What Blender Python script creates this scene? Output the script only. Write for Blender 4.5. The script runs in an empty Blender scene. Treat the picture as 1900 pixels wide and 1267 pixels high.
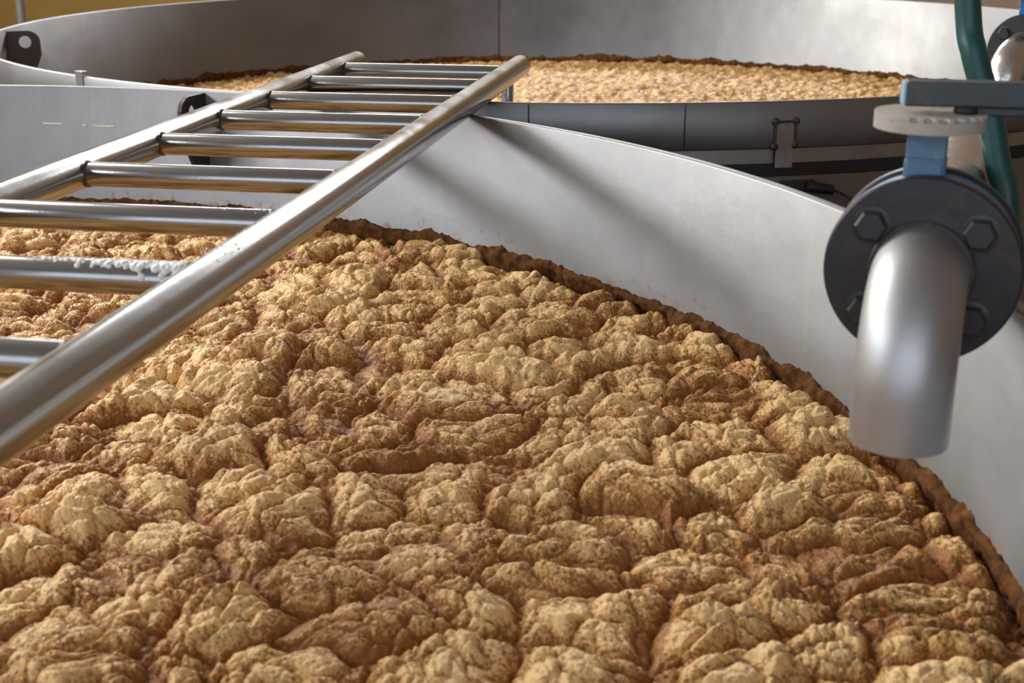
import bpy, math, numpy as np
from mathutils import Vector, Matrix

C = bpy.context.scene.collection
SC = bpy.context.scene
R = math.radians

# ------------------------------------------------------------------ camera
RIM = 1.20                                   # height of both tank rims above the floor
cam_d = bpy.data.cameras.new('camera')
cam = bpy.data.objects.new('camera', cam_d); C.objects.link(cam)
cam.location = (0, 0, 1.65)
cam.rotation_euler = (R(90) - 0.3223, 0, 0)
cam_d.sensor_width = 36.0
cam_d.lens = 2412.5 / 1900 * 36.0
cam_d.clip_start = 0.02
cam_d.dof.use_dof = True
cam_d.dof.focus_distance = 2.55
cam_d.dof.aperture_fstop = 7.0
SC.camera = cam

# ------------------------------------------------------------------ world, lights, exposure
w = bpy.data.worlds.new('daylight'); SC.world = w; w.use_nodes = True
w.node_tree.nodes['Background'].inputs[0].default_value = (0.80, 0.88, 1.0, 1)
w.node_tree.nodes['Background'].inputs[1].default_value = 1.9

def area(name, loc, target, sx, sy, power, col):
    l = bpy.data.lights.new(name, 'AREA'); l.shape = 'RECTANGLE'; l.size = sx; l.size_y = sy
    l.energy = power; l.color = col
    o = bpy.data.objects.new(name, l); C.objects.link(o); o.location = loc
    d = Vector(target) - Vector(loc)
    o.rotation_euler = d.to_track_quat('-Z', 'Y').to_euler()
    return o
area('window_daylight_left', (-6.05, 2.2, 3.75), (-0.2, 2.6, 1.2), 6.0, 0.9, 205, (0.96, 0.97, 1.0))
area('window_daylight_back', (-0.5, 11.3, 4.2), (0, 3, 1.0), 6.0, 1.3, 300, (0.95, 0.97, 1.0))
area('added_foam_light', (-3.9, 6.0, 5.5), (-0.6, 2.2, 0.9), 1.0, 5.0, 760, (1.0, 0.96, 0.88))  # added lamp near the ceiling to brighten the foam, no roof window known
SC.view_settings.view_transform = 'Standard'
SC.view_settings.look = 'None'
SC.view_settings.gamma = 1.0
SC.view_settings.use_curve_mapping = False
SC.view_settings.exposure = 0.0

# ------------------------------------------------------------------ helpers
def mesh(name, V, F, mat=None, parent=None, smooth=True, sharp=None):
    me = bpy.data.meshes.new(name)
    me.from_pydata([tuple(v) for v in V], [], F)
    me.update()
    if smooth:
        me.polygons.foreach_set('use_smooth', [True] * len(me.polygons))
        if sharp is not None:
            try: me.set_sharp_from_angle(angle=R(sharp))
            except Exception: pass
    if mat: me.materials.append(mat)
    o = bpy.data.objects.new(name, me); C.objects.link(o)
    if parent: o.parent = parent
    return o

def tag(o, label=None, cat=None, group=None, kind=None):
    if label: o['label'] = label
    if cat: o['category'] = cat
    if group: o['group'] = group
    if kind: o['kind'] = kind
    return o

def empty(name, label=None, cat=None, group=None, loc=(0, 0, 0)):
    o = bpy.data.objects.new(name, None); C.objects.link(o); o.location = loc
    o.empty_display_size = 0.1
    return tag(o, label, cat, group)

def frame_of(axis):
    a = Vector(axis).normalized()
    up = Vector((0, 0, 1)) if abs(a.z) < 0.95 else Vector((1, 0, 0))
    u = up.cross(a).normalized(); v = a.cross(u)
    return a, u, v

def lathe(origin, axis, prof, n=48, ref=None):
    """profile: list of (distance along axis, radius); closed with caps where the radius is 0"""
    a, u, v = frame_of(axis); o = Vector(origin); V = []; F = []
    for h, r in prof:
        for k in range(n):
            t = 2 * math.pi * k / n
            V.append(o + a * h + (u * math.cos(t) + v * math.sin(t)) * max(r, 1e-5))
    for i in range(len(prof) - 1):
        for k in range(n):
            k2 = (k + 1) % n
            F.append((i * n + k, i * n + k2, (i + 1) * n + k2, (i + 1) * n + k))
    return V, F

def disc(origin, axis, r, h, bev=0.002, hole=0.0, n=64):
    """a plate with bevelled edges, optionally with a centre hole"""
    p = [(0, hole), (0, r - bev), (bev, r), (h - bev, r), (h, r - bev), (h, hole)]
    if hole > 0: p.append((0, hole))
    return lathe(origin, axis, p, n)

def tube(pts, rad, n=24, cap=True, ridge=None):
    """sweep along a polyline; rad a number or a list"""
    P = [Vector(p) for p in pts]; V = []; F = []; m = len(P)
    rads = rad if hasattr(rad, '__len__') else [rad] * m
    t0 = (P[1] - P[0]).normalized(); _, u, v = frame_of(t0)
    for i in range(m):
        t = (P[min(i + 1, m - 1)] - P[max(i - 1, 0)]).normalized()
        u = (u - t * u.dot(t)).normalized(); v = t.cross(u)
        for k in range(n):
            a = 2 * math.pi * k / n
            V.append(P[i] + (u * math.cos(a) + v * math.sin(a)) * rads[i])
    for i in range(m - 1):
        for k in range(n):
            k2 = (k + 1) % n
            F.append((i * n + k, i * n + k2, (i + 1) * n + k2, (i + 1) * n + k))
    if cap:
        F.append(tuple(range(n))[::-1]); F.append(tuple(range((m - 1) * n, m * n)))
    return V, F

def rod(p, q, r, n=24, bev=0.003):
    p = Vector(p); q = Vector(q); d = (q - p); L = d.length; d = d / L
    prof = [(0, 0), (0, r - bev), (bev * 0.3, r - bev * 0.3), (bev, r), (L - bev, r), (L - bev * 0.3, r - bev * 0.3), (L, r - bev), (L, 0)]
    return lathe(p, d, prof, n)

def box(c, ax, ay, az, bev=0.002):
    """bevelled box; ax, ay, az are half-extent vectors"""
    c = Vector(c); ax, ay, az = Vector(ax), Vector(ay), Vector(az)
    import bmesh
    bm = bmesh.new(); bmesh.ops.create_cube(bm, size=2.0)
    lx, ly, lz = ax.length, ay.length, az.length
    for vv in bm.verts: vv.co = Vector((vv.co.x * lx, vv.co.y * ly, vv.co.z * lz))
    if bev: bmesh.ops.bevel(bm, geom=list(bm.edges), offset=bev, segments=2, affect='EDGES', profile=0.5)
    X, Y, Z = ax / lx, ay / ly, az / lz
    bm.verts.ensure_lookup_table()
    V = [c + X * v.co.x + Y * v.co.y + Z * v.co.z for v in bm.verts]
    F = [tuple(v.index for v in f.verts) for f in bm.faces]
    bm.free(); return V, F

def join(*parts):
    V = []; F = []
    for v, f in parts:
        n = len(V); V += list(v); F += [tuple(i + n for i in t) for t in f]
    return V, F

def arc(c, u, v, r, a0, a1, n):
    return [Vector(c) + Vector(u) * r * math.cos(a0 + (a1 - a0) * i / n) + Vector(v) * r * math.sin(a0 + (a1 - a0) * i / n) for i in range(n + 1)]

# ------------------------------------------------------------------ numpy noise
def hash2(ix, iy, seed):
    h = (ix.astype(np.int64) * 374761393 + iy.astype(np.int64) * 668265263 + seed * 1274126177) & 0xFFFFFFFF
    h = ((h ^ (h >> 13)) * 1274126177) & 0xFFFFFFFF
    h = ((h ^ (h >> 16)) * 2246822519) & 0xFFFFFFFF
    h = h ^ (h >> 15)
    return (h & 0xFFFFFF).astype(np.float32) / float(0x1000000)

def vnoise(x, y, seed):
    ix = np.floor(x); iy = np.floor(y); fx = x - ix; fy = y - iy
    fx = fx * fx * fx * (fx * (fx * 6 - 15) + 10); fy = fy * fy * fy * (fy * (fy * 6 - 15) + 10)
    a = hash2(ix, iy, seed); b = hash2(ix + 1, iy, seed); c = hash2(ix, iy + 1, seed); d = hash2(ix + 1, iy + 1, seed)
    return (a + (b - a) * fx) * (1 - fy) + (c + (d - c) * fx) * fy

def fbm(x, y, seed, oct=3):
    s = 0; a = 0.5; t = 0
    for i in range(oct):
        s = s + a * vnoise(x * 2 ** i, y * 2 ** i, seed + 17 * i); t += a; a *= 0.5
    return s / t

def domes(x, y, cell, seed, r0, r1, pw=0.6, hv=0.4):
    """union of round blisters scattered one to a cell: bulging tops, sharp creases"""
    gx = x / cell; gy = y / cell; ix = np.floor(gx); iy = np.floor(gy)
    h = np.zeros_like(x)
    for dx in (-1, 0, 1):
        for dy in (-1, 0, 1):
            cx = ix + dx; cy = iy + dy
            px = cx + hash2(cx, cy, seed); py = cy + hash2(cx, cy, seed + 1)
            rr = r0 + (r1 - r0) * hash2(cx, cy, seed + 2)
            hh = (1 - hv) + hv * hash2(cx, cy, seed + 3)
            d2 = ((gx - px) ** 2 + (gy - py) ** 2) / (rr * rr)
            h = np.maximum(h, hh * np.maximum(0, 1 - d2) ** pw)
    return h

def pillows(x, y, cell, seed, hv=0.5, k=0.55):
    """every cell of a scattered pattern swells into a cushion, with a narrow crease on each border"""
    gx = x / cell; gy = y / cell; ix = np.floor(gx); iy = np.floor(gy)
    f1 = np.full_like(x, 9.0); f2 = np.full_like(x, 9.0); hh = np.zeros_like(x)
    for dx in (-1, 0, 1):
        for dy in (-1, 0, 1):
            cx = ix + dx; cy = iy + dy
            d = np.hypot(gx - cx - 1.0 * hash2(cx, cy, seed), gy - cy - 1.0 * hash2(cx, cy, seed + 1))
            near = d < f1
            f2 = np.where(near, f1, np.minimum(f2, d)); hh = np.where(near, hash2(cx, cy, seed + 2), hh); f1 = np.where(near, d, f1)
    p = np.clip((f2 - f1) / k, 0, 1)
    q = np.sqrt(np.maximum(1 - (1 - p) ** 2, 0)) * 0.60 + 0.40 * p * p * (3 - 2 * p)
    return q * ((1 - hv) + hv * hh), p

# ------------------------------------------------------------------ materials
def new_mat(name):
    m = bpy.data.materials.new(name); m.use_nodes = True
    nt = m.node_tree; return m, nt, nt.nodes['Principled BSDF']
def N(nt, t, **kw):
    n = nt.nodes.new(t)
    for k, v in kw.items():
        if k in n.inputs.keys(): n.inputs[k].default_value = v
        else: setattr(n, k, v)
    return n
def L(nt, a, b): nt.links.new(a, b)
def ramp(nt, stops, fac=None):
    r = nt.nodes.new('ShaderNodeValToRGB'); e = r.color_ramp.elements
    while len(e) < len(stops): e.new(0.5)
    for i, (p, c) in enumerate(stops):
        e[i].position = p; e[i].color = (c[0], c[1], c[2], 1) if len(c) == 3 else c
    if fac is not None: L(nt, fac, r.inputs[0])
    return r
def mixc(nt, fac, a, b, mode='MIX'):
    m = nt.nodes.new('ShaderNodeMix'); m.data_type = 'RGBA'; m.blend_type = mode
    for i, v in ((0, fac), (6, a), (7, b)):
        if hasattr(v, 'is_linked') or hasattr(v, 'links'): L(nt, v, m.inputs[i])
        else: m.inputs[i].default_value = v if i == 0 else (v[0], v[1], v[2], 1)
    return m.outputs[2]

def metal(name, col, rough, rvar=0.1, scale=6.0, bump=0.0, bscale=3.0, dirt=None, dirt_amt=0.3, metallic=1.0, fine=None, stretch=(1, 1, 1)):
    m, nt, b = new_mat(name)
    tc = N(nt, 'ShaderNodeTexCoord'); mp = N(nt, 'ShaderNodeMapping'); mp.inputs['Scale'].default_value = stretch
    L(nt, tc.outputs['Object'], mp.inputs[0])
    n1 = N(nt, 'ShaderNodeTexNoise', Scale=scale, Detail=5.0, Roughness=0.6); L(nt, mp.outputs[0], n1.inputs['Vector'])
    rr = N(nt, 'ShaderNodeMapRange'); L(nt, n1.outputs['Fac'], rr.inputs[0])
    rr.inputs[1].default_value = 0.3; rr.inputs[2].default_value = 0.7
    rr.inputs[3].default_value = rough - rvar; rr.inputs[4].default_value = rough + rvar
    L(nt, rr.outputs[0], b.inputs['Roughness'])
    b.inputs['Metallic'].default_value = metallic
    if dirt:
        n2 = N(nt, 'ShaderNodeTexNoise', Scale=scale * 2.3, Detail=6.0, Roughness=0.65); L(nt, mp.outputs[0], n2.inputs['Vector'])
        rp = ramp(nt, [(0.5, (0, 0, 0)), (0.72, (dirt_amt,) * 3)], n2.outputs['Fac'])
        L(nt, mixc(nt, rp.outputs[0], col, dirt), b.inputs['Base Color'])
    else:
        b.inputs['Base Color'].default_value = (*col, 1)
    last = None
    if bump:
        n3 = N(nt, 'ShaderNodeTexNoise', Scale=bscale, Detail=1.5); L(nt, tc.outputs['Object'], n3.inputs['Vector'])
        bp = N(nt, 'ShaderNodeBump', Strength=1.0, Distance=bump); L(nt, n3.outputs['Fac'], bp.inputs['Height']); last = bp
    if fine:
        n4 = N(nt, 'ShaderNodeTexNoise', Scale=fine[0], Detail=3.0); L(nt, mp.outputs[0], n4.inputs['Vector'])
        bp = N(nt, 'ShaderNodeBump', Strength=0.6, Distance=fine[1]); L(nt, n4.outputs['Fac'], bp.inputs['Height'])
        if last: L(nt, last.outputs[0], bp.inputs['Normal'])
        last = bp
    if last: L(nt, last.outputs[0], b.inputs['Normal'])
    return m

def tank_metal(name, foam_z, stain, rough=0.42, tone=0.30):
    """brushed stainless sheet; a specked tide of dried foam just above the liquid, faint runs higher up"""
    m, nt, b = new_mat(name)
    tc = N(nt, 'ShaderNodeTexCoord'); sep = N(nt, 'ShaderNodeSeparateXYZ'); L(nt, tc.outputs['Object'], sep.inputs[0])
    n1 = N(nt, 'ShaderNodeTexNoise', Scale=2.2, Detail=5.0, Roughness=0.6); L(nt, tc.outputs['Object'], n1.inputs['Vector'])
    rr = N(nt, 'ShaderNodeMapRange'); L(nt, n1.outputs['Fac'], rr.inputs[0])
    for i, v in ((1, 0.3), (2, 0.7), (3, rough - 0.07), (4, rough + 0.08)): rr.inputs[i].default_value = v
    L(nt, rr.outputs[0], b.inputs['Roughness']); b.inputs['Metallic'].default_value = 1.0
    # base tone, slightly cloudy
    base = ramp(nt, [(0.3, (tone * 0.92, tone * 0.915, tone * 0.925)), (0.7, (tone * 1.1, tone * 1.095, tone * 1.105))], n1.outputs['Fac'])
    # vertical runs
    mp = N(nt, 'ShaderNodeMapping'); mp.inputs['Scale'].default_value = (14, 14, 1.2); L(nt, tc.outputs['Object'], mp.inputs[0])
    n2 = N(nt, 'ShaderNodeTexNoise', Scale=2.0, Detail=4.0); L(nt, mp.outputs[0], n2.inputs['Vector'])
    runs = ramp(nt, [(0.60, (0, 0, 0)), (0.75, (0.30,) * 3)], n2.outputs['Fac'])
    c1 = mixc(nt, runs.outputs[0], base.outputs[0], (0.36, 0.30, 0.25))
    # splashes close above the foam
    mr = N(nt, 'ShaderNodeMapRange'); L(nt, sep.outputs['Z'], mr.inputs[0])
    for i, v in ((1, foam_z), (2, foam_z + stain), (3, 1.0), (4, 0.0)): mr.inputs[i].default_value = v
    n3 = N(nt, 'ShaderNodeTexNoise', Scale=38.0, Detail=5.0, Roughness=0.7); L(nt, tc.outputs['Object'], n3.inputs['Vector'])
    ad = N(nt, 'ShaderNodeMath', operation='MULTIPLY'); L(nt, mr.outputs[0], ad.inputs[0]); ad.inputs[1].default_value = 0.24
    a2 = N(nt, 'ShaderNodeMath', operation='ADD'); L(nt, ad.outputs[0], a2.inputs[0]); L(nt, n3.outputs['Fac'], a2.inputs[1])
    sp = ramp(nt, [(0.76, (0, 0, 0)), (0.86, (0.8,) * 3)], a2.outputs[0])
    c2 = mixc(nt, sp.outputs[0], c1, (0.30, 0.17, 0.08))
    L(nt, c2, b.inputs['Base Color'])
    mm = N(nt, 'ShaderNodeMath', operation='SUBTRACT'); mm.inputs[0].default_value = 1.0; L(nt, sp.outputs[0], mm.inputs[1]); L(nt, mm.outputs[0], b.inputs['Metallic'])
    n4 = N(nt, 'ShaderNodeTexNoise', Scale=3.5, Detail=2.0); L(nt, tc.outputs['Object'], n4.inputs['Vector'])
    bp = N(nt, 'ShaderNodeBump', Strength=1.0, Distance=0.006); L(nt, n4.outputs['Fac'], bp.inputs['Height'])
    n5 = N(nt, 'ShaderNodeTexNoise', Scale=60.0, Detail=2.0); L(nt, tc.outputs['Object'], n5.inputs['Vector'])
    b2 = N(nt, 'ShaderNodeBump', Strength=0.25, Distance=0.001); L(nt, n5.outputs['Fac'], b2.inputs['Height']); L(nt, bp.outputs[0], b2.inputs['Normal'])
    L(nt, b2.outputs[0], b.inputs['Normal'])
    return m

def plain(name, col, rough=0.6, var=0.15, scale=8.0, spec=0.5, bump=0.0, bscale=60.0):
    m, nt, b = new_mat(name)
    tc = N(nt, 'ShaderNodeTexCoord')
    n1 = N(nt, 'ShaderNodeTexNoise', Scale=scale, Detail=5.0); L(nt, tc.outputs['Object'], n1.inputs['Vector'])
    lo = tuple(c * (1 - var) for c in col); hi = tuple(min(1, c * (1 + var)) for c in col)
    L(nt, ramp(nt, [(0.3, lo), (0.7, hi)], n1.outputs['Fac']).outputs[0], b.inputs['Base Color'])
    b.inputs['Roughness'].default_value = rough
    b.inputs['Specular IOR Level'].default_value = spec
    if bump:
        n3 = N(nt, 'ShaderNodeTexNoise', Scale=bscale, Detail=3.0); L(nt, tc.outputs['Object'], n3.inputs['Vector'])
        bp = N(nt, 'ShaderNodeBump', Strength=0.8, Distance=bump); L(nt, n3.outputs['Fac'], bp.inputs['Height'])
        L(nt, bp.outputs[0], b.inputs['Normal'])
    return m

def chipped(name, col, chip, amt=0.55, rough=0.5):
    m, nt, b = new_mat(name)
    tc = N(nt, 'ShaderNodeTexCoord')
    n1 = N(nt, 'ShaderNodeTexNoise', Scale=26.0, Detail=6.0, Roughness=0.65); L(nt, tc.outputs['Object'], n1.inputs['Vector'])
    n2 = N(nt, 'ShaderNodeTexNoise', Scale=9.0, Detail=3.0); L(nt, tc.outputs['Object'], n2.inputs['Vector'])
    c0 = ramp(nt, [(0.3, tuple(c * 0.8 for c in col)), (0.7, tuple(min(1, c * 1.25) for c in col))], n2.outputs['Fac'])
    f = ramp(nt, [(amt, (0, 0, 0)), (amt + 0.08, (1, 1, 1))], n1.outputs['Fac'])
    L(nt, mixc(nt, f.outputs[0], c0.outputs[0], chip), b.inputs['Base Color'])
    b.inputs['Roughness'].default_value = rough
    bp = N(nt, 'ShaderNodeBump', Strength=0.5, Distance=0.001); L(nt, n1.outputs['Fac'], bp.inputs['Height']); L(nt, bp.outputs[0], b.inputs['Normal'])
    return m

def foam_mat(name, light, mid, dark, fleck, fleck_scale, bub_scale, bub_h, rough=0.42, coat=0.16):
    m, nt, b = new_mat(name)
    tc = N(nt, 'ShaderNodeTexCoord')
    at = N(nt, 'ShaderNodeAttribute', attribute_name='shade_residue')
    # flecks of yeast and grain on a cream froth; creases get shade painted in as well
    n1 = N(nt, 'ShaderNodeTexNoise', Scale=fleck_scale, Detail=4.0, Roughness=0.62); L(nt, tc.outputs['Object'], n1.inputs['Vector'])
    n2 = N(nt, 'ShaderNodeTexNoise', Scale=fleck_scale * 0.22, Detail=3.0); L(nt, tc.outputs['Object'], n2.inputs['Vector'])
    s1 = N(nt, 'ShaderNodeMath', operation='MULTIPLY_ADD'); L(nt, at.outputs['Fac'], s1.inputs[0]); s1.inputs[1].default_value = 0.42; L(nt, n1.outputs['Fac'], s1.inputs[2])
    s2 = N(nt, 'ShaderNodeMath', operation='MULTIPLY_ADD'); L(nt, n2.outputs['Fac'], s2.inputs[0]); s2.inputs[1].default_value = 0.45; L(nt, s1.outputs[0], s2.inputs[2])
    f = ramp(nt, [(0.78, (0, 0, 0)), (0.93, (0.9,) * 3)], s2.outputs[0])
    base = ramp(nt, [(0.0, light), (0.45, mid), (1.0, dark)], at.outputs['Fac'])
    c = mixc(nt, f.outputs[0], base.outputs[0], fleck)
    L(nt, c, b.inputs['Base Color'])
    b.inputs['Specular IOR Level'].default_value = 0.2; b.inputs['Coat Weight'].default_value = coat; b.inputs['Coat Roughness'].default_value = 0.12
    b.inputs['Subsurface Weight'].default_value = 0.25; b.inputs['Subsurface Radius'].default_value = (1.0, 0.5, 0.18); b.inputs['Subsurface Scale'].default_value = 0.008
    rr = N(nt, 'ShaderNodeMapRange'); L(nt, n1.outputs['Fac'], rr.inputs[0])
    for i, v in ((1, 0.3), (2, 0.7), (3, rough - 0.1), (4, rough + 0.16)): rr.inputs[i].default_value = v
    L(nt, rr.outputs[0], b.inputs['Roughness'])
    def bub(scale):
        vo = N(nt, 'ShaderNodeTexVoronoi', Scale=scale); L(nt, tc.outputs['Object'], vo.inputs['Vector'])
        sq = N(nt, 'ShaderNodeMath', operation='POWER'); L(nt, vo.outputs['Distance'], sq.inputs[0]); sq.inputs[1].default_value = 2.0
        return sq.outputs[0]
    s3 = N(nt, 'ShaderNodeMath', operation='MULTIPLY_ADD'); L(nt, bub(bub_scale), s3.inputs[0]); s3.inputs[1].default_value = -1.6; L(nt, n1.outputs['Fac'], s3.inputs[2])
    s4 = N(nt, 'ShaderNodeMath', operation='MULTIPLY_ADD'); L(nt, bub(bub_scale * 2.3), s4.inputs[0]); s4.inputs[1].default_value = -0.7; L(nt, s3.outputs[0], s4.inputs[2])
    bp = N(nt, 'ShaderNodeBump', Strength=0.9, Distance=bub_h); L(nt, s4.outputs[0], bp.inputs['Height']); L(nt, bp.outputs[0], b.inputs['Normal']); L(nt, bp.outputs[0], b.inputs['Coat Normal'])
    return m

M = {}
M['tank_near'] = tank_metal('tank_steel_near', 0.90, 0.10, 0.50, 0.255)
M['tank_far'] = tank_metal('tank_steel_far', 0.80, 0.09, 0.46, 0.26)
M['tank_out'] = metal('tank_outer_steel', (0.42, 0.40, 0.38), 0.42, 0.08, 3, dirt=(0.22, 0.17, 0.12), dirt_amt=0.5, bump=0.006)
M['clad'] = plain('brown_cladding', (0.16, 0.12, 0.09), 0.6, 0.25, 4)
M['black'] = plain('plain_black', (0.012, 0.012, 0.013), 0.6, 0.2)
M['ladder'] = metal('ladder_stainless', (0.40, 0.395, 0.385), 0.21, 0.05, 9, fine=(160, 0.0002), bump=0.0003, bscale=14)
M['rung'] = metal('rung_stainless', (0.35, 0.345, 0.34), 0.20, 0.05, 9, fine=(120, 0.0002))
M['weld'] = plain('weld_burn', (0.045, 0.035, 0.03), 0.45, 0.4, 60)
M['lug'] = metal('lug_plate', (0.085, 0.08, 0.075), 0.5, 0.08, 8)
M['pipe'] = metal('outlet_steel', (0.48, 0.49, 0.50), 0.48, 0.05, 7, fine=(90, 0.0002))
M['supply'] = metal('supply_steel', (0.62, 0.60, 0.57), 0.26, 0.08, 14, fine=(70, 0.0015))
M['flange'] = metal('flange_cast', (0.040, 0.042, 0.047), 0.42, 0.1, 14, dirt=(0.10, 0.06, 0.04), dirt_amt=0.5, metallic=0.55, fine=(60, 0.0008))
M['blue'] = chipped('valve_blue_paint', (0.06, 0.22, 0.46), (0.25, 0.33, 0.40), 0.62)
M['pale_blue'] = chipped('neck_blue_paint', (0.10, 0.21, 0.33), (0.26, 0.32, 0.37), 0.60)
M['vivid'] = plain('valve_vivid_blue', (0.01, 0.12, 0.42), 0.4, 0.1)
M['lever'] = chipped('lever_dark_chipped', (0.042, 0.052, 0.055), (0.07, 0.06, 0.05), 0.55)
M['pale_end'] = chipped('lever_end_pale', (0.28, 0.42, 0.52), (0.36, 0.42, 0.44), 0.55)  # end plate set paler and bluer than the bar
M['plate'] = chipped('notch_plate_worn', (0.40, 0.36, 0.31), (0.20, 0.12, 0.07), 0.58, 0.65)
M['hose'] = plain('green_hose', (0.005, 0.060, 0.054), 0.40, 0.15, 14)
M['cable'] = plain('black_cable', (0.008, 0.008, 0.009), 0.5, 0.1)
M['pole'] = metal('galvanised_pole', (0.55, 0.57, 0.58), 0.35, 0.05, 5)
M['ochre'] = plain('ochre_wall', (0.50, 0.30, 0.075), 0.8, 0.10, 1.5)
M['brown_wall'] = plain('brown_wall', (0.17, 0.11, 0.07), 0.75, 0.2, 2.0)
M['floor'] = plain('dark_floor', (0.10, 0.075, 0.055), 0.6, 0.2, 3.0)
M['ceiling'] = plain('grey_ceiling', (0.42, 0.40, 0.38), 0.9, 0.1, 1.0)
M['leftwall'] = plain('left_wall', (0.52, 0.50, 0.47), 0.85, 0.08, 1.0)
M['frame'] = plain('window_frame', (0.30, 0.31, 0.32), 0.5, 0.1)
M['froth'] = plain('white_froth', (0.80, 0.80, 0.78), 0.45, 0.05, 60, bump=0.002, bscale=260)
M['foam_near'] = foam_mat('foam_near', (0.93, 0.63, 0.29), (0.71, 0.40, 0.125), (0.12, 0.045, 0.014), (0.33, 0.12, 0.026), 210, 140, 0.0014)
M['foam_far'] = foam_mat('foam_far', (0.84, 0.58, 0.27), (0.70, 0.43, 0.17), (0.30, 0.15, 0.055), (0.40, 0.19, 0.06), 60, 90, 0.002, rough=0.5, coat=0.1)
M['crust'] = plain('dried_crust', (0.12, 0.048, 0.014), 0.8, 0.6, 45, spec=0.12, bump=0.004, bscale=120)

# ------------------------------------------------------------------ room
def slab(name, lo, hi, mat):
    c = [(a + b) / 2 for a, b in zip(lo, hi)]; h = [(b - a) / 2 for a, b in zip(lo, hi)]
    V, F = box(c, (h[0], 0, 0), (0, h[1], 0), (0, 0, h[2]), 0)
    o = mesh(name, V, F, mat, smooth=False); o['kind'] = 'structure'; return o
slab('floor', (-6.4, -6, -0.2), (3.2, 11.8, 0), M['floor'])
slab('ceiling', (-6.4, -6, 5.6), (3.2, 11.8, 5.8), M['ceiling'])
slab('wall_right', (3.0, -6, 0), (3.2, 11.8, 5.6), M['brown_wall'])
# left wall and back wall, each with a strip of window above; their openings hold the daylight
def wall_with_window(side, n, axis, pos, span, win, z0, z1, mat):
    t = 0.2
    def S(name, a0, a1, lo, hi):
        if axis == 'x': return slab(name, (pos - t, a0, lo), (pos, a1, hi), mat)
        return slab(name, (a0, pos, lo), (a1, pos + t, hi), mat)
    root = S('wall_' + side, span[0], span[1], 0, z0)
    for nm, a in (('wall_upper', (span[0], span[1], z1, 5.6)), ('wall_end', (span[0], win[0], z0, z1)), ('wall_end', (win[1], span[1], z0, z1))):
        o = S(nm, *a); o.parent = root; del o['kind']
    wd = empty('window_%d' % n); wd['kind'] = 'structure'
    def bar(a, b, lo, hi, nm):
        p = pos - t / 2 if axis == 'x' else pos + t / 2
        c = (p, (a + b) / 2, (lo + hi) / 2) if axis == 'x' else ((a + b) / 2, p, (lo + hi) / 2)
        hx = (0.03, 0, 0) if axis == 'x' else ((b - a) / 2, 0, 0)
        hy = (0, (b - a) / 2, 0) if axis == 'x' else (0, 0.03, 0)
        V, F = box(c, hx, hy, (0, 0, (hi - lo) / 2), 0.004); mesh(nm, V, F, M['frame'], wd, smooth=False)
    bar(win[0], win[1], z0, z0 + 0.06, 'window_frame'); bar(win[0], win[1], z1 - 0.06, z1, 'window_frame')
    k = 6
    for i in range(k + 1):
        a = win[0] + (win[1] - win[0] - 0.06) * i / k; bar(a, a + 0.06, z0, z1, 'mullion')
wall_with_window('left', 1, 'x', -6.2, (-6, 11.8), (-0.9, 5.3), 3.1, 4.4, M['leftwall'])
wall_with_window('back', 2, 'y', 11.5, (-6.4, 3.0), (-3.6, 2.6), 3.5, 4.9, M['ochre'])

light_frame = empty('window_3'); light_frame['kind'] = 'structure'  # made-up frame around the added lamp; the ceiling has no opening
for c_, hx, hy in (((-4.5, 6.0, 5.56), 0.05, 2.6), ((-3.3, 6.0, 5.56), 0.05, 2.6), ((-3.9, 3.4, 5.56), 0.65, 0.05), ((-3.9, 8.6, 5.56), 0.65, 0.05)):
    mesh('window_frame', *box(c_, (hx, 0, 0), (0, hy, 0), (0, 0, 0.04), 0.004), M['frame'], light_frame, smooth=False)  # bars of the made-up frame, no window in them

# ------------------------------------------------------------------ tanks
AX, AY, AR = -1.50105, 1.40826, 2.0976
BX, BY, BR = 0.24439, 5.41689, 2.23693
FOAM_A, FOAM_B = RIM - 0.2984, RIM - 0.3835

def ring_shell(cx, cy, prof, n=288):
    V = []; F = []; m = len(prof)
    for k in range(n):
        t = 2 * math.pi * k / n
        for z, r in prof: V.append((cx + r * math.cos(t), cy + r * math.sin(t), z))
    for k in range(n):
        k2 = (k + 1) % n
        for i in range(m - 1): F.append((k * m + i, k2 * m + i, k2 * m + i + 1, k * m + i + 1))
    return V, F

def wall_plate(cx, cy, r, a_deg, wdt, z0, z1, th, sink=0.001, bev=0.0015):
    """a flat plate lying against a cylinder of radius r at the angle, standing out by th (negative: inwards)"""
    a = R(a_deg); rad = Vector((math.cos(a), math.sin(a), 0)); tan = Vector((-math.sin(a), math.cos(a), 0))
    c = Vector((cx, cy, (z0 + z1) / 2)) + rad * (r + th / 2 - math.copysign(sink, th))
    return box(c, rad * (abs(th) / 2), tan * (wdt / 2), Vector((0, 0, (z1 - z0) / 2)), min(bev, abs(th) * 0.3))

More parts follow.
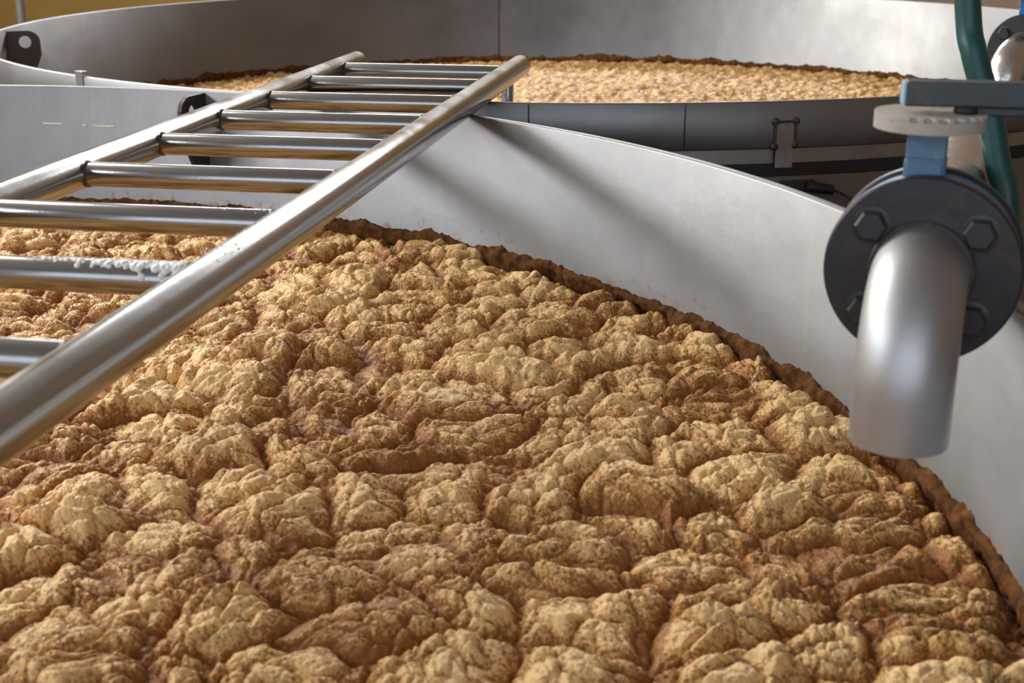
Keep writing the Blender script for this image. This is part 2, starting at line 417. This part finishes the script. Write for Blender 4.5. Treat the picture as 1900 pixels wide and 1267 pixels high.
def lug(cx, cy, r, a_deg, out, ztop, zbot, th, parent, mat, label, hole=0.021, turn=0.0):
    """lifting eye: a vertical plate on the inside wall, rounded corner, round hole, tapered foot"""
    a = R(a_deg); rad = -Vector((math.cos(a), math.sin(a), 0)); foot = Vector((cx, cy, 0)) - rad * (r + 0.004)
    tan = Vector((-rad.y, rad.x, 0))
    rad = (rad * math.cos(turn) + tan * math.sin(turn)).normalized(); tan = Vector((-rad.y, rad.x, 0))
    H = ztop - zbot; hc = (out * 0.54, ztop - 0.043)
    out_pts = [(0, ztop)]
    rc = out * 0.36
    out_pts += [(out - rc + rc * math.sin(t), ztop - rc + rc * math.cos(t)) for t in [math.pi / 2 * i / 7 for i in range(8)]]
    out_pts += [(out, ztop - H * 0.42), (out * 0.93, ztop - H * 0.52), (out * 0.50, zbot), (0, zbot)]
    n = 48
    def ray_hit(t):
        d = (math.cos(t), math.sin(t)); best = 9
        for i in range(len(out_pts)):
            p, q = out_pts[i], out_pts[(i + 1) % len(out_pts)]
            ex, ey = q[0] - p[0], q[1] - p[1]; den = d[0] * ey - d[1] * ex
            if abs(den) < 1e-12: continue
            s = ((p[0] - hc[0]) * ey - (p[1] - hc[1]) * ex) / den; u = ((p[0] - hc[0]) * d[1] - (p[1] - hc[1]) * d[0]) / den
            if s > 0 and -1e-6 <= u <= 1 + 1e-6: best = min(best, s)
        return (hc[0] + d[0] * best, hc[1] + d[1] * best)
    angs = sorted(set([round(2 * math.pi * i / n, 5) for i in range(n)] + [round(math.atan2(q[1] - hc[1], q[0] - hc[0]) % (2 * math.pi), 5) for q in out_pts]))
    V = []; F = []; n = len(angs)
    def P(x, z, s): return foot + rad * x + Vector((0, 0, z)) + tan * (th / 2 * s)
    for t in angs:
        e = ray_hit(t); h = (hc[0] + hole * math.cos(t), hc[1] + hole * math.sin(t))
        V += [P(*e, 1), P(*h, 1), P(*h, -1), P(*e, -1)]
    for i in range(n):
        j = (i + 1) % n
        for k in range(4): F.append((i * 4 + k, j * 4 + k, j * 4 + (k + 1) % 4, i * 4 + (k + 1) % 4))
    o = mesh('lifting_lug', V, F, mat, parent, smooth=False); o['label'] = label; return o

# near tank
tA = empty('fermentation_tank', 'big round steel tank in front, open top, brimming with lumpy brown foam', 'tank', 'open fermentation tanks', (AX, AY, 0))
tA_off = (-AX, -AY, 0)
def child(name, VF, mat, root, off, smooth=True, sharp=40, label=None):
    V = [Vector(v) + Vector(off) for v in VF[0]]
    o = mesh(name, V, VF[1], mat, root, smooth, sharp)
    if label: o['label'] = label
    return o
def rel(root, o):
    """objects meshed in world space under a moved root: keep them where they are"""
    o.matrix_parent_inverse = Matrix.Translation(-Vector(root.location)); return o
def part(name, VF, mat, root, smooth=True, sharp=40, label=None, base=None):
    o = mesh(name, VF[0], VF[1], mat, root, smooth, sharp)
    o.matrix_parent_inverse = Matrix.Translation(-Vector(base if base is not None else root.location))
    if label: o['label'] = label
    return o

def kids(root, loc):
    """parts are meshed in world coordinates; shift the mesh so the part sits right under its root"""
    pass

thA, thB = 0.021, 0.014
part('shell', ring_shell(AX, AY, [(0.02, AR), (RIM - 0.003, AR), (RIM, AR + 0.003), (RIM, AR + thA - 0.003), (RIM - 0.003, AR + thA), (0.0, AR + thA)]), M['tank_near'], tA, sharp=60)
part('tank_bottom', lathe((AX, AY, 0.0), (0, 0, 1), [(0.0, 0.0), (0.0, AR + 0.01), (0.03, AR + 0.001), (0.03, 0.0)], 96), M['tank_out'], tA, sharp=40)
o = lug(AX, AY, AR, 70.4, 0.117, RIM - 0.004, RIM - 0.205, 0.012, tA, M['lug'], 'dark plate with a round hole, on the inner wall left of the ladder', 0.021, turn=0.0); rel(tA, o)

for a_, z_, l_ in ((82.6, 1.098, 0.055), (80.1, 1.0955, 0.012), (78.6, 1.095, 0.062)):
    part('weld_tack', wall_plate(AX, AY, AR, a_, l_, z_, z_ + 0.005, -0.002, 0.0008), M['froth'], tA, smooth=False, label='short raised weld line')
# far tank: shell with a drip ledge, a recessed band and brown cladding below
tB = empty('fermentation_tank', 'wide round steel tank behind the ladder, pale foam low inside', 'tank', 'open fermentation tanks', (BX, BY, 0))
part('shell', ring_shell(BX, BY, [(0.02, BR), (RIM - 0.003, BR), (RIM, BR + 0.003), (RIM, BR + thB - 0.003), (RIM - 0.003, BR + thB), (RIM - 0.112, BR + thB), (RIM - 0.118, BR + thB - 0.003), (RIM - 0.118, BR + 0.002)]), M['tank_far'], tB, sharp=50)
part('outer_band', ring_shell(BX, BY, [(RIM - 0.118, BR + 0.003), (RIM - 0.155, BR + 0.003)]), M['tank_out'], tB)
part('black_ring', ring_shell(BX, BY, [(RIM - 0.155, BR + 0.002), (RIM - 0.156, BR + 0.006), (RIM - 0.186, BR + 0.006), (RIM - 0.19, BR + 0.002)]), M['black'], tB, label='black ring under the steel band')  # black band between the steel band and the cladding
part('cladding', ring_shell(BX, BY, [(RIM - 0.188, BR + 0.002), (RIM - 0.188, BR + 0.014), (0.0, BR + 0.014)]), M['clad'], tB, label='brown outer cladding')
part('tank_bottom', lathe((BX, BY, 0.0), (0, 0, 1), [(0.0, 0.0), (0.0, BR + 0.008), (0.03, BR + 0.001), (0.03, 0.0)], 96), M['tank_out'], tB)
o = lug(BX, BY, BR, -175.2, 0.124, RIM - 0.012, RIM - 0.235, 0.014, tB, M['lug'], 'dark plate with a round hole at the far left inside the tank', 0.023, turn=0.29); rel(tB, o)
part('weld_seam', wall_plate(BX, BY, BR, 98.22, 0.009, FOAM_B - 0.05, RIM - 0.004, -0.002, 0.0005), M['lug'], tB, label='thin dark vertical seam')
for a in (-95.2, -85.5):
    part('weld_seam', wall_plate(BX, BY, BR + thB, a, 0.004, RIM - 0.112, RIM - 0.004, 0.0012, 0.0004), M['lug'], tB)
# small steel clip folded over the near rim at the left
a = -130.45; ar = R(a); rv = Vector((math.cos(ar), math.sin(ar), 0)); tv = Vector((-math.sin(ar), math.cos(ar), 0))
cl = join(wall_plate(BX, BY, BR + thB, a, 0.036, RIM - 0.05, RIM + 0.012, 0.003, 0.0002),
          box(Vector((BX, BY, RIM + 0.0115)) + rv * (BR + thB / 2), rv * (thB / 2 + 0.003), tv * 0.018, (0, 0, 0.0015), 0.0005))
part('rim_clip', cl, M['tank_out'], tB, smooth=False, label='small bent steel clip on the rim')
# strap bracket with burnt welds on the outside
sb = part('strap_bracket', join(wall_plate(BX, BY, BR + thB, -79.0, 0.046, RIM - 0.165, RIM - 0.05, 0.005, 0.0003)), M['tank_out'], tB, smooth=False, label='steel strap with dark burnt welds')
def on_B(adeg, z, out=0.006):
    t = R(adeg); r = BR + thB + out; return Vector((BX + r * math.cos(t), BY + r * math.sin(t), z))
a0, a1 = -79.67, -78.33
for pts in ([on_B(a0, RIM - 0.05), on_B(a0, RIM - 0.11)], [on_B(a1, RIM - 0.05), on_B(a1, RIM - 0.11)], [on_B(a0 - 0.3, RIM - 0.05), on_B(a1 + 0.1, RIM - 0.05)]):
    q = []
    for i in range(13): q.append(pts[0].lerp(pts[1], i / 12))
    rr_ = [0.0022 + 0.0014 * abs(math.sin(i * 2.1)) for i in range(13)]
    wb = mesh('weld_bead', *tube(q, rr_, 8), M['weld'], sb); wb.matrix_parent_inverse = Matrix.Identity(4)
for ad, z in ((a0, RIM - 0.05), (a1, RIM - 0.05), (a0, RIM - 0.112), (a1, RIM - 0.108)):
    q = on_B(ad, z, 0.003); rv2 = (q - Vector((BX, BY, z))).normalized()
    wb = mesh('weld_spot', *lathe(q, rv2, [(0, 0.010), (0.003, 0.009), (0.005, 0.005), (0.006, 0)], 16), M['weld'], sb); wb.matrix_parent_inverse = Matrix.Identity(4)

# ------------------------------------------------------------------ foam in the near tank
def foam_height(x, y, s, seed):
    """s: size of the big blisters in metres"""
    wx = x + (fbm(x / (s * 1.3), y / (s * 1.3), seed + 5, 3) - 0.5) * s * 0.85
    wy = y + (fbm(x / (s * 1.3), y / (s * 1.3), seed + 9, 3) - 0.5) * s * 0.85
    swell, _ = pillows(wx * 0.75, wy, s * 2.1, seed + 120, 0.6, 0.9)
    big, pb_ = pillows(wx * 0.78, wy, s, seed + 20, 0.55, 0.55)
    med, pm_ = pillows(wx * 0.85 + big * s * 0.03, wy, s * 0.36, seed + 40, 0.6, 0.48)
    sm, ps_ = pillows(wx * 0.9 + med * s * 0.02, wy, s * 0.16, seed + 60, 0.6, 0.48)
    fine = fbm(x / (s * 0.06), y / (s * 0.06), seed + 80, 2)
    low = 0.6 * (fbm(x / (s * 4.2), y / (s * 4.2), seed + 90, 2) - 0.5) + 0.75 * (swell - 0.5)
    rough = fbm(x / (s * 0.8), y / (s * 0.8), seed + 95, 2)            # where the froth is coarser
    rough = np.clip((rough - 0.35) * 3, 0, 1)
    return big, med, sm, fine, low, rough, pb_, pm_, ps_

def foam_mesh(name, X, Y, Z, shade_residue, nr, nc, mat):
    n = nr * nc
    me = bpy.data.meshes.new(name)
    me.vertices.add(n)
    co = np.stack([X.ravel(), Y.ravel(), Z.ravel()], -1).astype(np.float32)
    me.vertices.foreach_set('co', co.ravel())
    i = np.arange(nr - 1)[:, None] * nc + np.arange(nc - 1)[None, :]
    q = np.stack([i, i + 1, i + nc + 1, i + nc], -1).reshape(-1, 4).astype(np.int32)
    nf = len(q)
    me.loops.add(nf * 4); me.loops.foreach_set('vertex_index', q.ravel())
    me.polygons.add(nf); me.polygons.foreach_set('loop_start', np.arange(0, nf * 4, 4, dtype=np.int32))
    me.polygons.foreach_set('use_smooth', np.ones(nf, dtype=bool))
    at = me.attributes.new('shade_residue', 'FLOAT', 'POINT'); at.data.foreach_set('value', shade_residue.ravel().astype(np.float32))
    me.update(calc_edges=True); me.validate()
    me.materials.append(mat)
    o = bpy.data.objects.new(name, me); C.objects.link(o); return o

def build_near_foam():
    nr, nd, nside = 860, 700, 120
    core = np.linspace(R(-26), R(26), nd)
    side = R(26) + (R(93) - R(26)) * np.linspace(0, 1, nside + 1)[1:] ** 1.2
    az = np.concatenate([-side[::-1], core, side])            # from straight ahead, to the right positive
    dx, dy = np.sin(az), np.cos(az)
    # distance from the point below the viewer to the tank wall along each bearing
    b = dx * (-AX) + dy * (-AY); cc = AX ** 2 + AY ** 2 - (AR + 0.002) ** 2
    rb = -b + np.sqrt(np.maximum(b * b - cc, 0)); rb = np.maximum(rb, 0.02)
    v = np.linspace(0, 1, nr)
    f = np.where(v < 0.06, 0.04 + (0.33 - 0.04) * (v / 0.06), 0.33 * (1 / 0.33) ** ((v - 0.06) / 0.94))
    r = f[:, None] * rb[None, :]
    X = r * dx[None, :]; Y = r * dy[None, :]
    s = 0.106
    big, med, sm, fine, low, rough, pb_, pm_, ps_ = foam_height(X, Y, s, 101)
    d_wall = AR - np.hypot(X - AX, Y - AY)
    h = 0.036 * big + (0.0180 + 0.004 * rough) * med * (0.5 + 0.5 * big) + (0.0050 + 0.0028 * rough) * sm + 0.0014 * (fine - 0.5) + 0.024 * low
    edge = np.clip(d_wall / 0.03, 0, 1); edge = edge * edge * (3 - 2 * edge)
    Z = FOAM_A - 0.045 + h * (0.6 + 0.4 * edge) - 0.007 * (1 - edge)
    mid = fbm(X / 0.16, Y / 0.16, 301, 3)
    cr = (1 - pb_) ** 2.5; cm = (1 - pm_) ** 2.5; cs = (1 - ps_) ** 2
    shade_res = 0.62 * cr + 0.38 * cm * (0.6 + 0.4 * rough) + 0.12 * cs + 0.8 * (mid - 0.52)  # crease terms paint shade between lumps; mid scatters yeast tone
    shade_res = np.clip(shade_res + 0.7 * (1 - edge), 0, 1)
    return foam_mesh('fermentation_foam', X, Y, Z, shade_res, nr, len(az), M['foam_near'])
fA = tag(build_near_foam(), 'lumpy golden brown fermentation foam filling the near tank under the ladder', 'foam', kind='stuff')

def crust(cx, cy, r, a0, a1, z, n, size, seed, name, parent, mat):
    """crumbly dried rim of foam stuck along the wall"""
    m = 9; t = np.linspace(R(a0), R(a1), n)[:, None]; k = (np.arange(m) / (m - 1))[None, :]
    s = t * r
    n1 = fbm(s / (size * 2.2) + 0 * k, k * 3.0 + 0 * s, seed, 3); n2 = fbm(s / (size * 0.5) + k * 3.0, k * 7.0, seed + 3, 2)
    big = fbm(s / (size * 6) + 0 * k, 0 * s + 0 * k, seed + 7, 2)
    ang = math.pi * k                                          # from the wall above, over the bulge, to below
    rad = size * (0.15 + 1.1 * n1 * (0.2 + 1.7 * big) + 0.45 * (n2 - 0.5))
    inw = rad * np.sin(ang) * 0.9; zz = z + rad * np.cos(ang) * np.where(ang > math.pi / 2, 2.6, 1.05)
    inw[:, 0] = -0.001; inw[:, -1] = -0.001
    X = cx + (r - inw) * np.cos(t); Y = cy + (r - inw) * np.sin(t)
    o = foam_mesh(name, X, Y, zz, np.ones_like(X), n, m, mat); o['kind'] = 'stuff'; o.parent = parent
    return o
crust(AX, AY, AR, -62, 118, FOAM_A - 0.013, 1900, 0.021, 11, 'dried_crust', fA, M['crust'])['label'] = 'dark crumbly crust along the steel wall'

# ------------------------------------------------------------------ foam in the far tank
def build_far_foam():
    nr, nc = 430, 620
    dist = math.hypot(BX, BY); mid_az = math.atan2(BX, BY); half = math.asin((BR + 0.002) / dist) * 0.9999
    az = mid_az + half * np.sin(np.linspace(-math.pi / 2, math.pi / 2, nc))
    dx, dy = np.sin(az), np.cos(az)
    b = dx * (-BX) + dy * (-BY); cc = BX ** 2 + BY ** 2 - (BR + 0.002) ** 2
    q = np.sqrt(np.maximum(b * b - cc, 0)); r1, r2 = -b - q, -b + q
    v = np.linspace(0, 1, nr)[:, None]
    r = r1[None, :] * (r2 / r1)[None, :] ** v
    X = r * dx[None, :]; Y = r * dy[None, :]
    big, med, sm, fine, low, rough, pb_, pm_, ps_ = foam_height(X, Y, 0.038, 707)
    d_wall = BR - np.hypot(X - BX, Y - BY); edge = np.clip(d_wall / 0.035, 0, 1)
    h = 0.024 * big + 0.010 * med * (0.4 + 0.6 * big) + 0.003 * sm + 0.02 * low
    Z = FOAM_B - 0.024 + h * (0.4 + 0.6 * edge) - 0.006 * (1 - edge)
    shade_res = 0.55 * (1 - np.clip(big * 1.2, 0, 1)) + 0.25 * (1 - med) + 0.3 * (fbm(X / 0.25, Y / 0.25, 801, 3) - 0.5)  # gaps between lumps painted darker as shade, plus random yeast patches
    shade_res = np.clip(shade_res + 0.6 * (1 - edge), 0, 1)
    return foam_mesh('fermentation_foam', X, Y, Z, shade_res, nr, nc, M['foam_far'])
fB = tag(build_far_foam(), 'fine grained pale tan foam lying in the far tank', 'foam', kind='stuff')
crust(BX, BY, BR, -10, 190, FOAM_B, 1500, 0.024, 23, 'dried_crust', fB, M['crust'])['label'] = 'thin dark crust along the far wall'

# ------------------------------------------------------------------ ladder lying across both rims
P1 = Vector((-0.4785, 3.5903, 1.2293)); D = Vector((-0.17078, -0.98531, 0)).normalized(); E = Vector((0.98531, -0.17078, 0)).normalized()
SP, WD, RR, RG = 0.29391, 0.47714, 0.0293, 0.0205
P1.z = RIM + RR + 0.0005
lad = empty('ladder', 'stainless steel tube ladder lying across the rims of both tanks', 'ladder', loc=(P1.x, P1.y, P1.z))
for side in (0, 1):
    a = P1 + E * (WD * side) - D * (0.205 if side == 0 else 0.188); b = P1 + E * (WD * side) + D * 4.62
    part('rail', rod(a, b, RR, 40, 0.004), M['ladder'], lad, sharp=50)
rung0 = None
for k in range(15):
    c = P1 + D * (SP * k)
    if k == 0:
        rung0 = part('rung', rod(c + E * (RR * 0.6), c + E * (WD - RR * 0.6), RG, 32, 0.002), M['rung'], lad, sharp=50)
        beads = []
        for sx in (1, -1):
            base = c + E * (RR * 0.93) if sx == 1 else c + E * (WD - RR * 0.80)
            wb = mesh('weld_bead', *lathe(base, E * sx, [(-0.004, RG - 0.001), (-0.004, RG + 0.0022), (0.0, RG + 0.002), (0.0025, RG + 0.001), (0.004, RG - 0.001)], 28), M['weld'], rung0)
            wb.matrix_parent_inverse = Matrix.Identity(4); beads.append(wb)
    else:
        r_ = rung0.copy(); C.objects.link(r_); r_.parent = lad; r_.matrix_parent_inverse = rung0.matrix_parent_inverse.copy(); r_.location = D * (SP * k)
        for wb in beads:
            x = wb.copy(); C.objects.link(x); x.parent = r_; x.matrix_parent_inverse = Matrix.Identity(4)
for side in (0, 1):
    c = P1 + E * (WD * side) + D * (0.02 if side else -0.02)
    part('hook_tube', rod(c - Vector((0, 0, 0.01)), c - Vector((0, 0, 0.235)), 0.0165, 24, 0.002), M['ladder'], lad, label='short upright tube under the far end of the rail')

# white froth drying on a rung and on the rail beside it
def froth(name, centre, along, length, seed, n, spread, rmin, rmax, on_r, ends):
    rng = np.random.default_rng(seed); parts = []
    al = Vector(along).normalized(); side = Vector((-al.y, al.x, 0))
    for i in range(n):
        t = rng.random() ** 1.6
        ph = rng.normal(0.0, spread * (1.1 - 0.7 * t))
        p = Vector(centre) + al * (length * t)
        nrm = Vector((0, 0, 1)) * math.cos(ph) + side * math.sin(ph)
        rad = (rmin + (rmax - rmin) * rng.random() ** 2) * (1.15 - 0.6 * t)
        V, F = lathe(p + nrm * (on_r - rad * 0.25), nrm, [(-rad * 0.4, 0), (-rad * 0.25, rad * 0.95), (rad * 0.12, rad), (rad * 0.4, rad * 0.75), (rad * 0.55, rad * 0.3), (rad * 0.58, 0)], 9)
        parts.append((V, F))
    return join(*parts)
c8 = P1 + D * (SP * 7)
o = mesh(*(['foam_splash'] + list(froth('a', c8 + E * (WD - RR * 1.02), -E, 0.19, 5, 330, 0.42, 0.0025, 0.0075, RG, 0))), M['froth'])
tag(o, 'white frothy splash on top of the second nearest rung, by the right rail', 'foam splash', kind='stuff')
o = mesh(*(['foam_splash'] + list(froth('b', P1 + E * WD + D * (SP * 7 + 0.01), -D, 0.24, 8, 70, 0.30, 0.0012, 0.0032, RR, 0))), M['froth'])
tag(o, 'sprinkle of tiny white froth drops on top of the right ladder rail', 'foam splash', kind='stuff')
c7 = P1 + D * (SP * 6)
o = mesh(*(['foam_splash'] + list(froth('c', c7 + E * (WD - RR * 1.1), -E, 0.09, 9, 26, 0.35, 0.001, 0.0028, RG, 0))), M['froth'])
tag(o, 'few white froth specks on the third nearest rung, by the right rail', 'foam splash', kind='stuff')

# ------------------------------------------------------------------ filling valves
def make_valve(name, F, az_deg, label, group, neck_mat, body_mat, sup_len, down=True, lever=True, drop=0.152, reach=0.108, out_mat=None, to_x=None):
    """front flange at F facing back along the bearing; the supply pipe runs away from the viewer"""
    a = R(az_deg); A = Vector((math.sin(a), math.cos(a), 0)); n = -A; S = Vector((math.cos(a), -math.sin(a), 0)); U = Vector((0, 0, 1)); F = Vector(F)
    root = empty(name, label, 'valve', group, loc=(F.x, F.y, F.z))
    pr = 0.0507
    fl = part('front_flange', disc(F, A, 0.1035, 0.018, 0.0025, 0.045, 72), M['flange'], root, sharp=35, label='dark grey bolted flange')
    for ang in (40.5, 139.5, 220.5, 319.5):
        c = F + (S * math.cos(R(ang)) + U * math.sin(R(ang))) * 0.0732
        hexp = []
        V, Fc = lathe(c, n, [(-0.001, 0), (-0.001, 0.0175), (0.0095, 0.0175), (0.0125, 0.0150), (0.0125, 0.0)], 6)
        V2, F2 = lathe(c, n, [(-0.0005, 0), (-0.0005, 0.021), (0.002, 0.021), (0.0025, 0.019), (0.0025, 0)], 24)
        bo = mesh('bolt', *join((V, Fc), (V2, F2)), M['flange'], fl, smooth=True, sharp=25); bo.matrix_parent_inverse = Matrix.Identity(4)
    part('valve_body', disc(F + A * 0.018, A, 0.0995, 0.040, 0.004, 0.045, 64), body_mat, root, sharp=35, label='blue painted ring between the flanges')
    part('rear_flange', disc(F + A * 0.058, A, 0.1035, 0.018, 0.0025, 0.045, 72), M['flange'], root, sharp=35)
    # outlet: out of the flange, elbow, straight down
    br = reach - 0.012
    pts = [F + A * 0.012, F + n * 0.006]
    pts += [F + n * (0.012 + br * math.sin(t)) - U * (br * (1 - math.cos(t))) for t in [math.pi / 2 * i / 20 for i in range(21)]]
    end = pts[-1]
    for i in range(1, 7): pts.append(end - U * ((drop - br) * i / 6))
    outer = tube(pts, pr, 48, cap=False)
    inn = pts[8:]; inner = tube(inn[::-1], pr - 0.003, 48, cap=False)
    # lip joining inner and outer surface
    e = pts[-1]; lip = lathe(e, -U, [(-0.0005, pr - 0.003), (0.0, pr - 0.003), (0.0008, pr - 0.0015), (0.0, pr), (-0.0005, pr)], 48)
    part('outlet_elbow', join(outer, inner, lip), out_mat or M['pipe'], root, sharp=60, label='bare steel spout bending downwards')
    cr = tube(arc(F + n * 0.001, S, U, pr + 0.002, 0, 2 * math.pi, 48), 0.004, 8, cap=False)
    part('weld_bead', cr, M['weld'], root)
    # neck, notched plate, lever
    nb = F + A * 0.038 + U * 0.088 - S * 0.0085
    nk = join(box(nb + U * 0.009, S * 0.0215, A * 0.021, U * 0.022, 0.004), box(nb + U * 0.046, S * 0.0205, A * 0.0175, U * 0.0165, 0.002))
    neck = part('neck', nk, neck_mat, root, smooth=False, label='square blue stem of the valve')
    f1 = mesh('neck_face', *box(nb + U * 0.010 - A * 0.0215, S * 0.0185, A * 0.0025, U * 0.018, 0.0022), neck_mat, neck, smooth=False); f1.matrix_parent_inverse = Matrix.Identity(4)
    pc = nb + U * 0.0615
    m2 = 144
    def dial(h0, h1, teeth):
        V = []; Fc = []
        for h in (h0, h1):
            for k in range(m2):
                t = 2 * math.pi * k / m2; ca = math.degrees(t)
                r_ = 0.0515 if teeth and 250 < ca < 350 and k % 6 < 3 else 0.058
                V.append(pc + U * h + (S * math.cos(t) + A * math.sin(t)) * r_)
        for k in range(m2): Fc.append((k, (k + 1) % m2, m2 + (k + 1) % m2, m2 + k))
        Fc.append(tuple(range(m2))[::-1]); Fc.append(tuple(range(m2, 2 * m2)))
        return V, Fc
    part('notch_plate', join(dial(0, 0.0125, False), dial(0.0122, 0.017, True)), M['plate'], root, smooth=True, sharp=30, label='worn round plate with notches')
    ld = Vector((0.988, -0.153, 0)); ls = Vector((0.153, 0.988, 0))
    if lever:
        lc = pc + U * 0.037
        lv = part('lever', box(lc + ld * 0.145 - ls * 0.004, ld * 0.175, ls * 0.014, U * 0.0130, 0.0025), M['lever'], root, smooth=False, label='flat dark blue grey handle bar with chipped paint')
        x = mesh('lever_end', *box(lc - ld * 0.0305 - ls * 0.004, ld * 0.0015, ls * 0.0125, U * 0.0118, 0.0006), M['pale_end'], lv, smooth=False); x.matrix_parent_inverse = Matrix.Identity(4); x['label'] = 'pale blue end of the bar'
        x = mesh('lever_bolt', *lathe(pc + U * 0.0165 + ld * 0.034 - ls * 0.010, U, [(0, 0), (0, 0.012), (0.004, 0.013), (0.009, 0.011), (0.009, 0)], 16), M['black'], lv); x.matrix_parent_inverse = Matrix.Identity(4)
        x = mesh('lever_bolt', *lathe(lc + ld * 0.205 - ls * 0.017, -ls, [(0, 0), (0, 0.006), (0.004, 0.0055), (0.004, 0)], 10), M['flange'], lv); x.matrix_parent_inverse = Matrix.Identity(4)
        # locking catch under the bar
        x = mesh('lever_catch', *box(pc + U * 0.0195 + ld * 0.088 - ls * 0.006, ld * 0.045, ls * 0.010, U * 0.0045, 0.002), M['flange'], lv, smooth=False); x.matrix_parent_inverse = Matrix.Identity(4)
    # supply pipe
    q = [F + A * 0.074 + A * (sup_len - 0.074) * i / 30 for i in range(31)]
    if down:
        rb_ = 0.085; q = [F + A * 0.07 + A * (sup_len - rb_ - 0.07) * i / 24 for i in range(25)]
        q += [q[24] + A * (rb_ * math.sin(t)) - U * (rb_ * (1 - math.cos(t))) for t in [math.pi / 2 * i / 14 for i in range(1, 15)]]
        e = q[-1]; q += [Vector((e.x, e.y, e.z * (1 - i / 12.0))) for i in range(1, 13)]
    part('supply_pipe', tube(q, 0.0505, 40), M['supply'], root, sharp=60, label='silver feed pipe behind the valve')
    return root
make_valve('filling_valve', (0.4400, 1.3511, 1.2775), 21.0, 'large grey and blue flanged valve with steel spout hanging over the near foam', 'filling valves', M['pale_blue'], M['blue'], 1.25)
make_valve('filling_valve', (1.438, 3.735, 1.2625), 42.0, 'smaller looking dark valve with vivid blue neck above the far tank, behind the green hose', 'filling valves', M['vivid'], M['vivid'], 2.32, down=False, lever=False, drop=0.20, out_mat=M['supply'])

# ------------------------------------------------------------------ green hose hanging down between tanks and wall
hp = [(0.61, 1.98, 5.60), (0.585, 1.95, 3.6), (0.585, 1.93, 2.4), (0.600, 1.90, 1.85), (0.6307, 1.8569, 1.5278), (0.640, 1.8333, 1.457), (0.6600, 1.8096, 1.3863), (0.6725, 1.786, 1.3155), (0.684, 1.7695, 1.2659), (0.694, 1.76, 1.15), (0.703, 1.77, 0.9), (0.71, 1.80, 0.5), (0.73, 1.86, 0.0)]
def catmull(P, n):
    P = [Vector(p) for p in P]; out = []
    for i in range(len(P) - 1):
        p0, p1, p2, p3 = P[max(i - 1, 0)], P[i], P[i + 1], P[min(i + 2, len(P) - 1)]
        for k in range(n):
            t = k / n
            out.append(0.5 * ((2 * p1) + (p2 - p0) * t + (2 * p0 - 5 * p1 + 4 * p2 - p3) * t * t + (3 * p1 - p0 - 3 * p2 + p3) * t ** 3))
    out.append(P[-1]); return out
path = catmull(hp, 24)
# resample evenly, ribs every 5 mm where it is near the rim, plain above
acc = [0.0]
for i in range(1, len(path)): acc.append(acc[-1] + (path[i] - path[i - 1]).length)
tot = acc[-1]; ev = []; j = 0; step = 0.0016; s = 0.0
while s < tot:
    while acc[j + 1] < s: j += 1
    t = (s - acc[j]) / (acc[j + 1] - acc[j]); ev.append(path[j].lerp(path[j + 1], t)); s += step
    # coarse far from view
    if ev[-1].z > 1.75 or ev[-1].z < 1.05: s += 0.02
hose_r = [0.0174 + (0.0007 if (i % 2 == 0) else 0.0) if 1.05 < p.z < 1.75 else 0.0180 for i, p in enumerate(ev)]
o = mesh('hose', *tube(ev, hose_r, 28), M['hose'])
tag(o, 'dark green ribbed hose hanging down behind the big valve', 'hose')

# ------------------------------------------------------------------ probe plug and cable on the far tank's cladding
pb = empty('probe_cable', 'black plug and thin cable on the dark outside of the far tank', 'cable', loc=(0.757, 3.20, 0.985))
def on_clad(adeg, z, out): 
    t = R(adeg); r = BR + 0.014 + out; return Vector((BX + r * math.cos(t), BY + r * math.sin(t), z))
part('mount_plate', box(on_clad(-78.0, 0.985, 0.006), Vector((0.045, 0.008, 0)), Vector((-0.001, 0.006, 0)), (0, 0, 0.018), 0.002), M['lug'], pb, smooth=False)
pA, pB = on_clad(-77.6, 0.992, 0.030), on_clad(-75.9, 0.980, 0.036)
part('plug', rod(pA, pB, 0.013, 20, 0.004), M['cable'], pb)
cb = catmull([pB, pB + Vector((0.03, -0.01, -0.012)), pB + Vector((0.075, -0.03, -0.05)), pB + Vector((0.11, -0.05, -0.12)), pB + Vector((0.12, -0.06, -0.3)), pB + Vector((0.12, -0.08, -0.6)), Vector((pB.x + 0.12, pB.y - 0.1, 0.003))], 10)
part('cord', tube(cb, 0.0032, 10), M['cable'], pb)

# ------------------------------------------------------------------ steel pole behind the far tank
pl = empty('steel_pole', 'galvanised upright steel pole against the ochre wall, upper left', 'pole', loc=(-3.02, 8.23, 0))
part('pole', rod((-3.02, 8.23, 0.012), (-3.02, 8.23, 5.6), 0.029, 28, 0.002), M['pole'], pl)
part('base_plate', box((-3.02, 8.23, 0.006), (0.08, 0, 0), (0, 0.08, 0), (0, 0, 0.006), 0.001), M['pole'], pl, smooth=False)
bpy.context.view_layer.update()
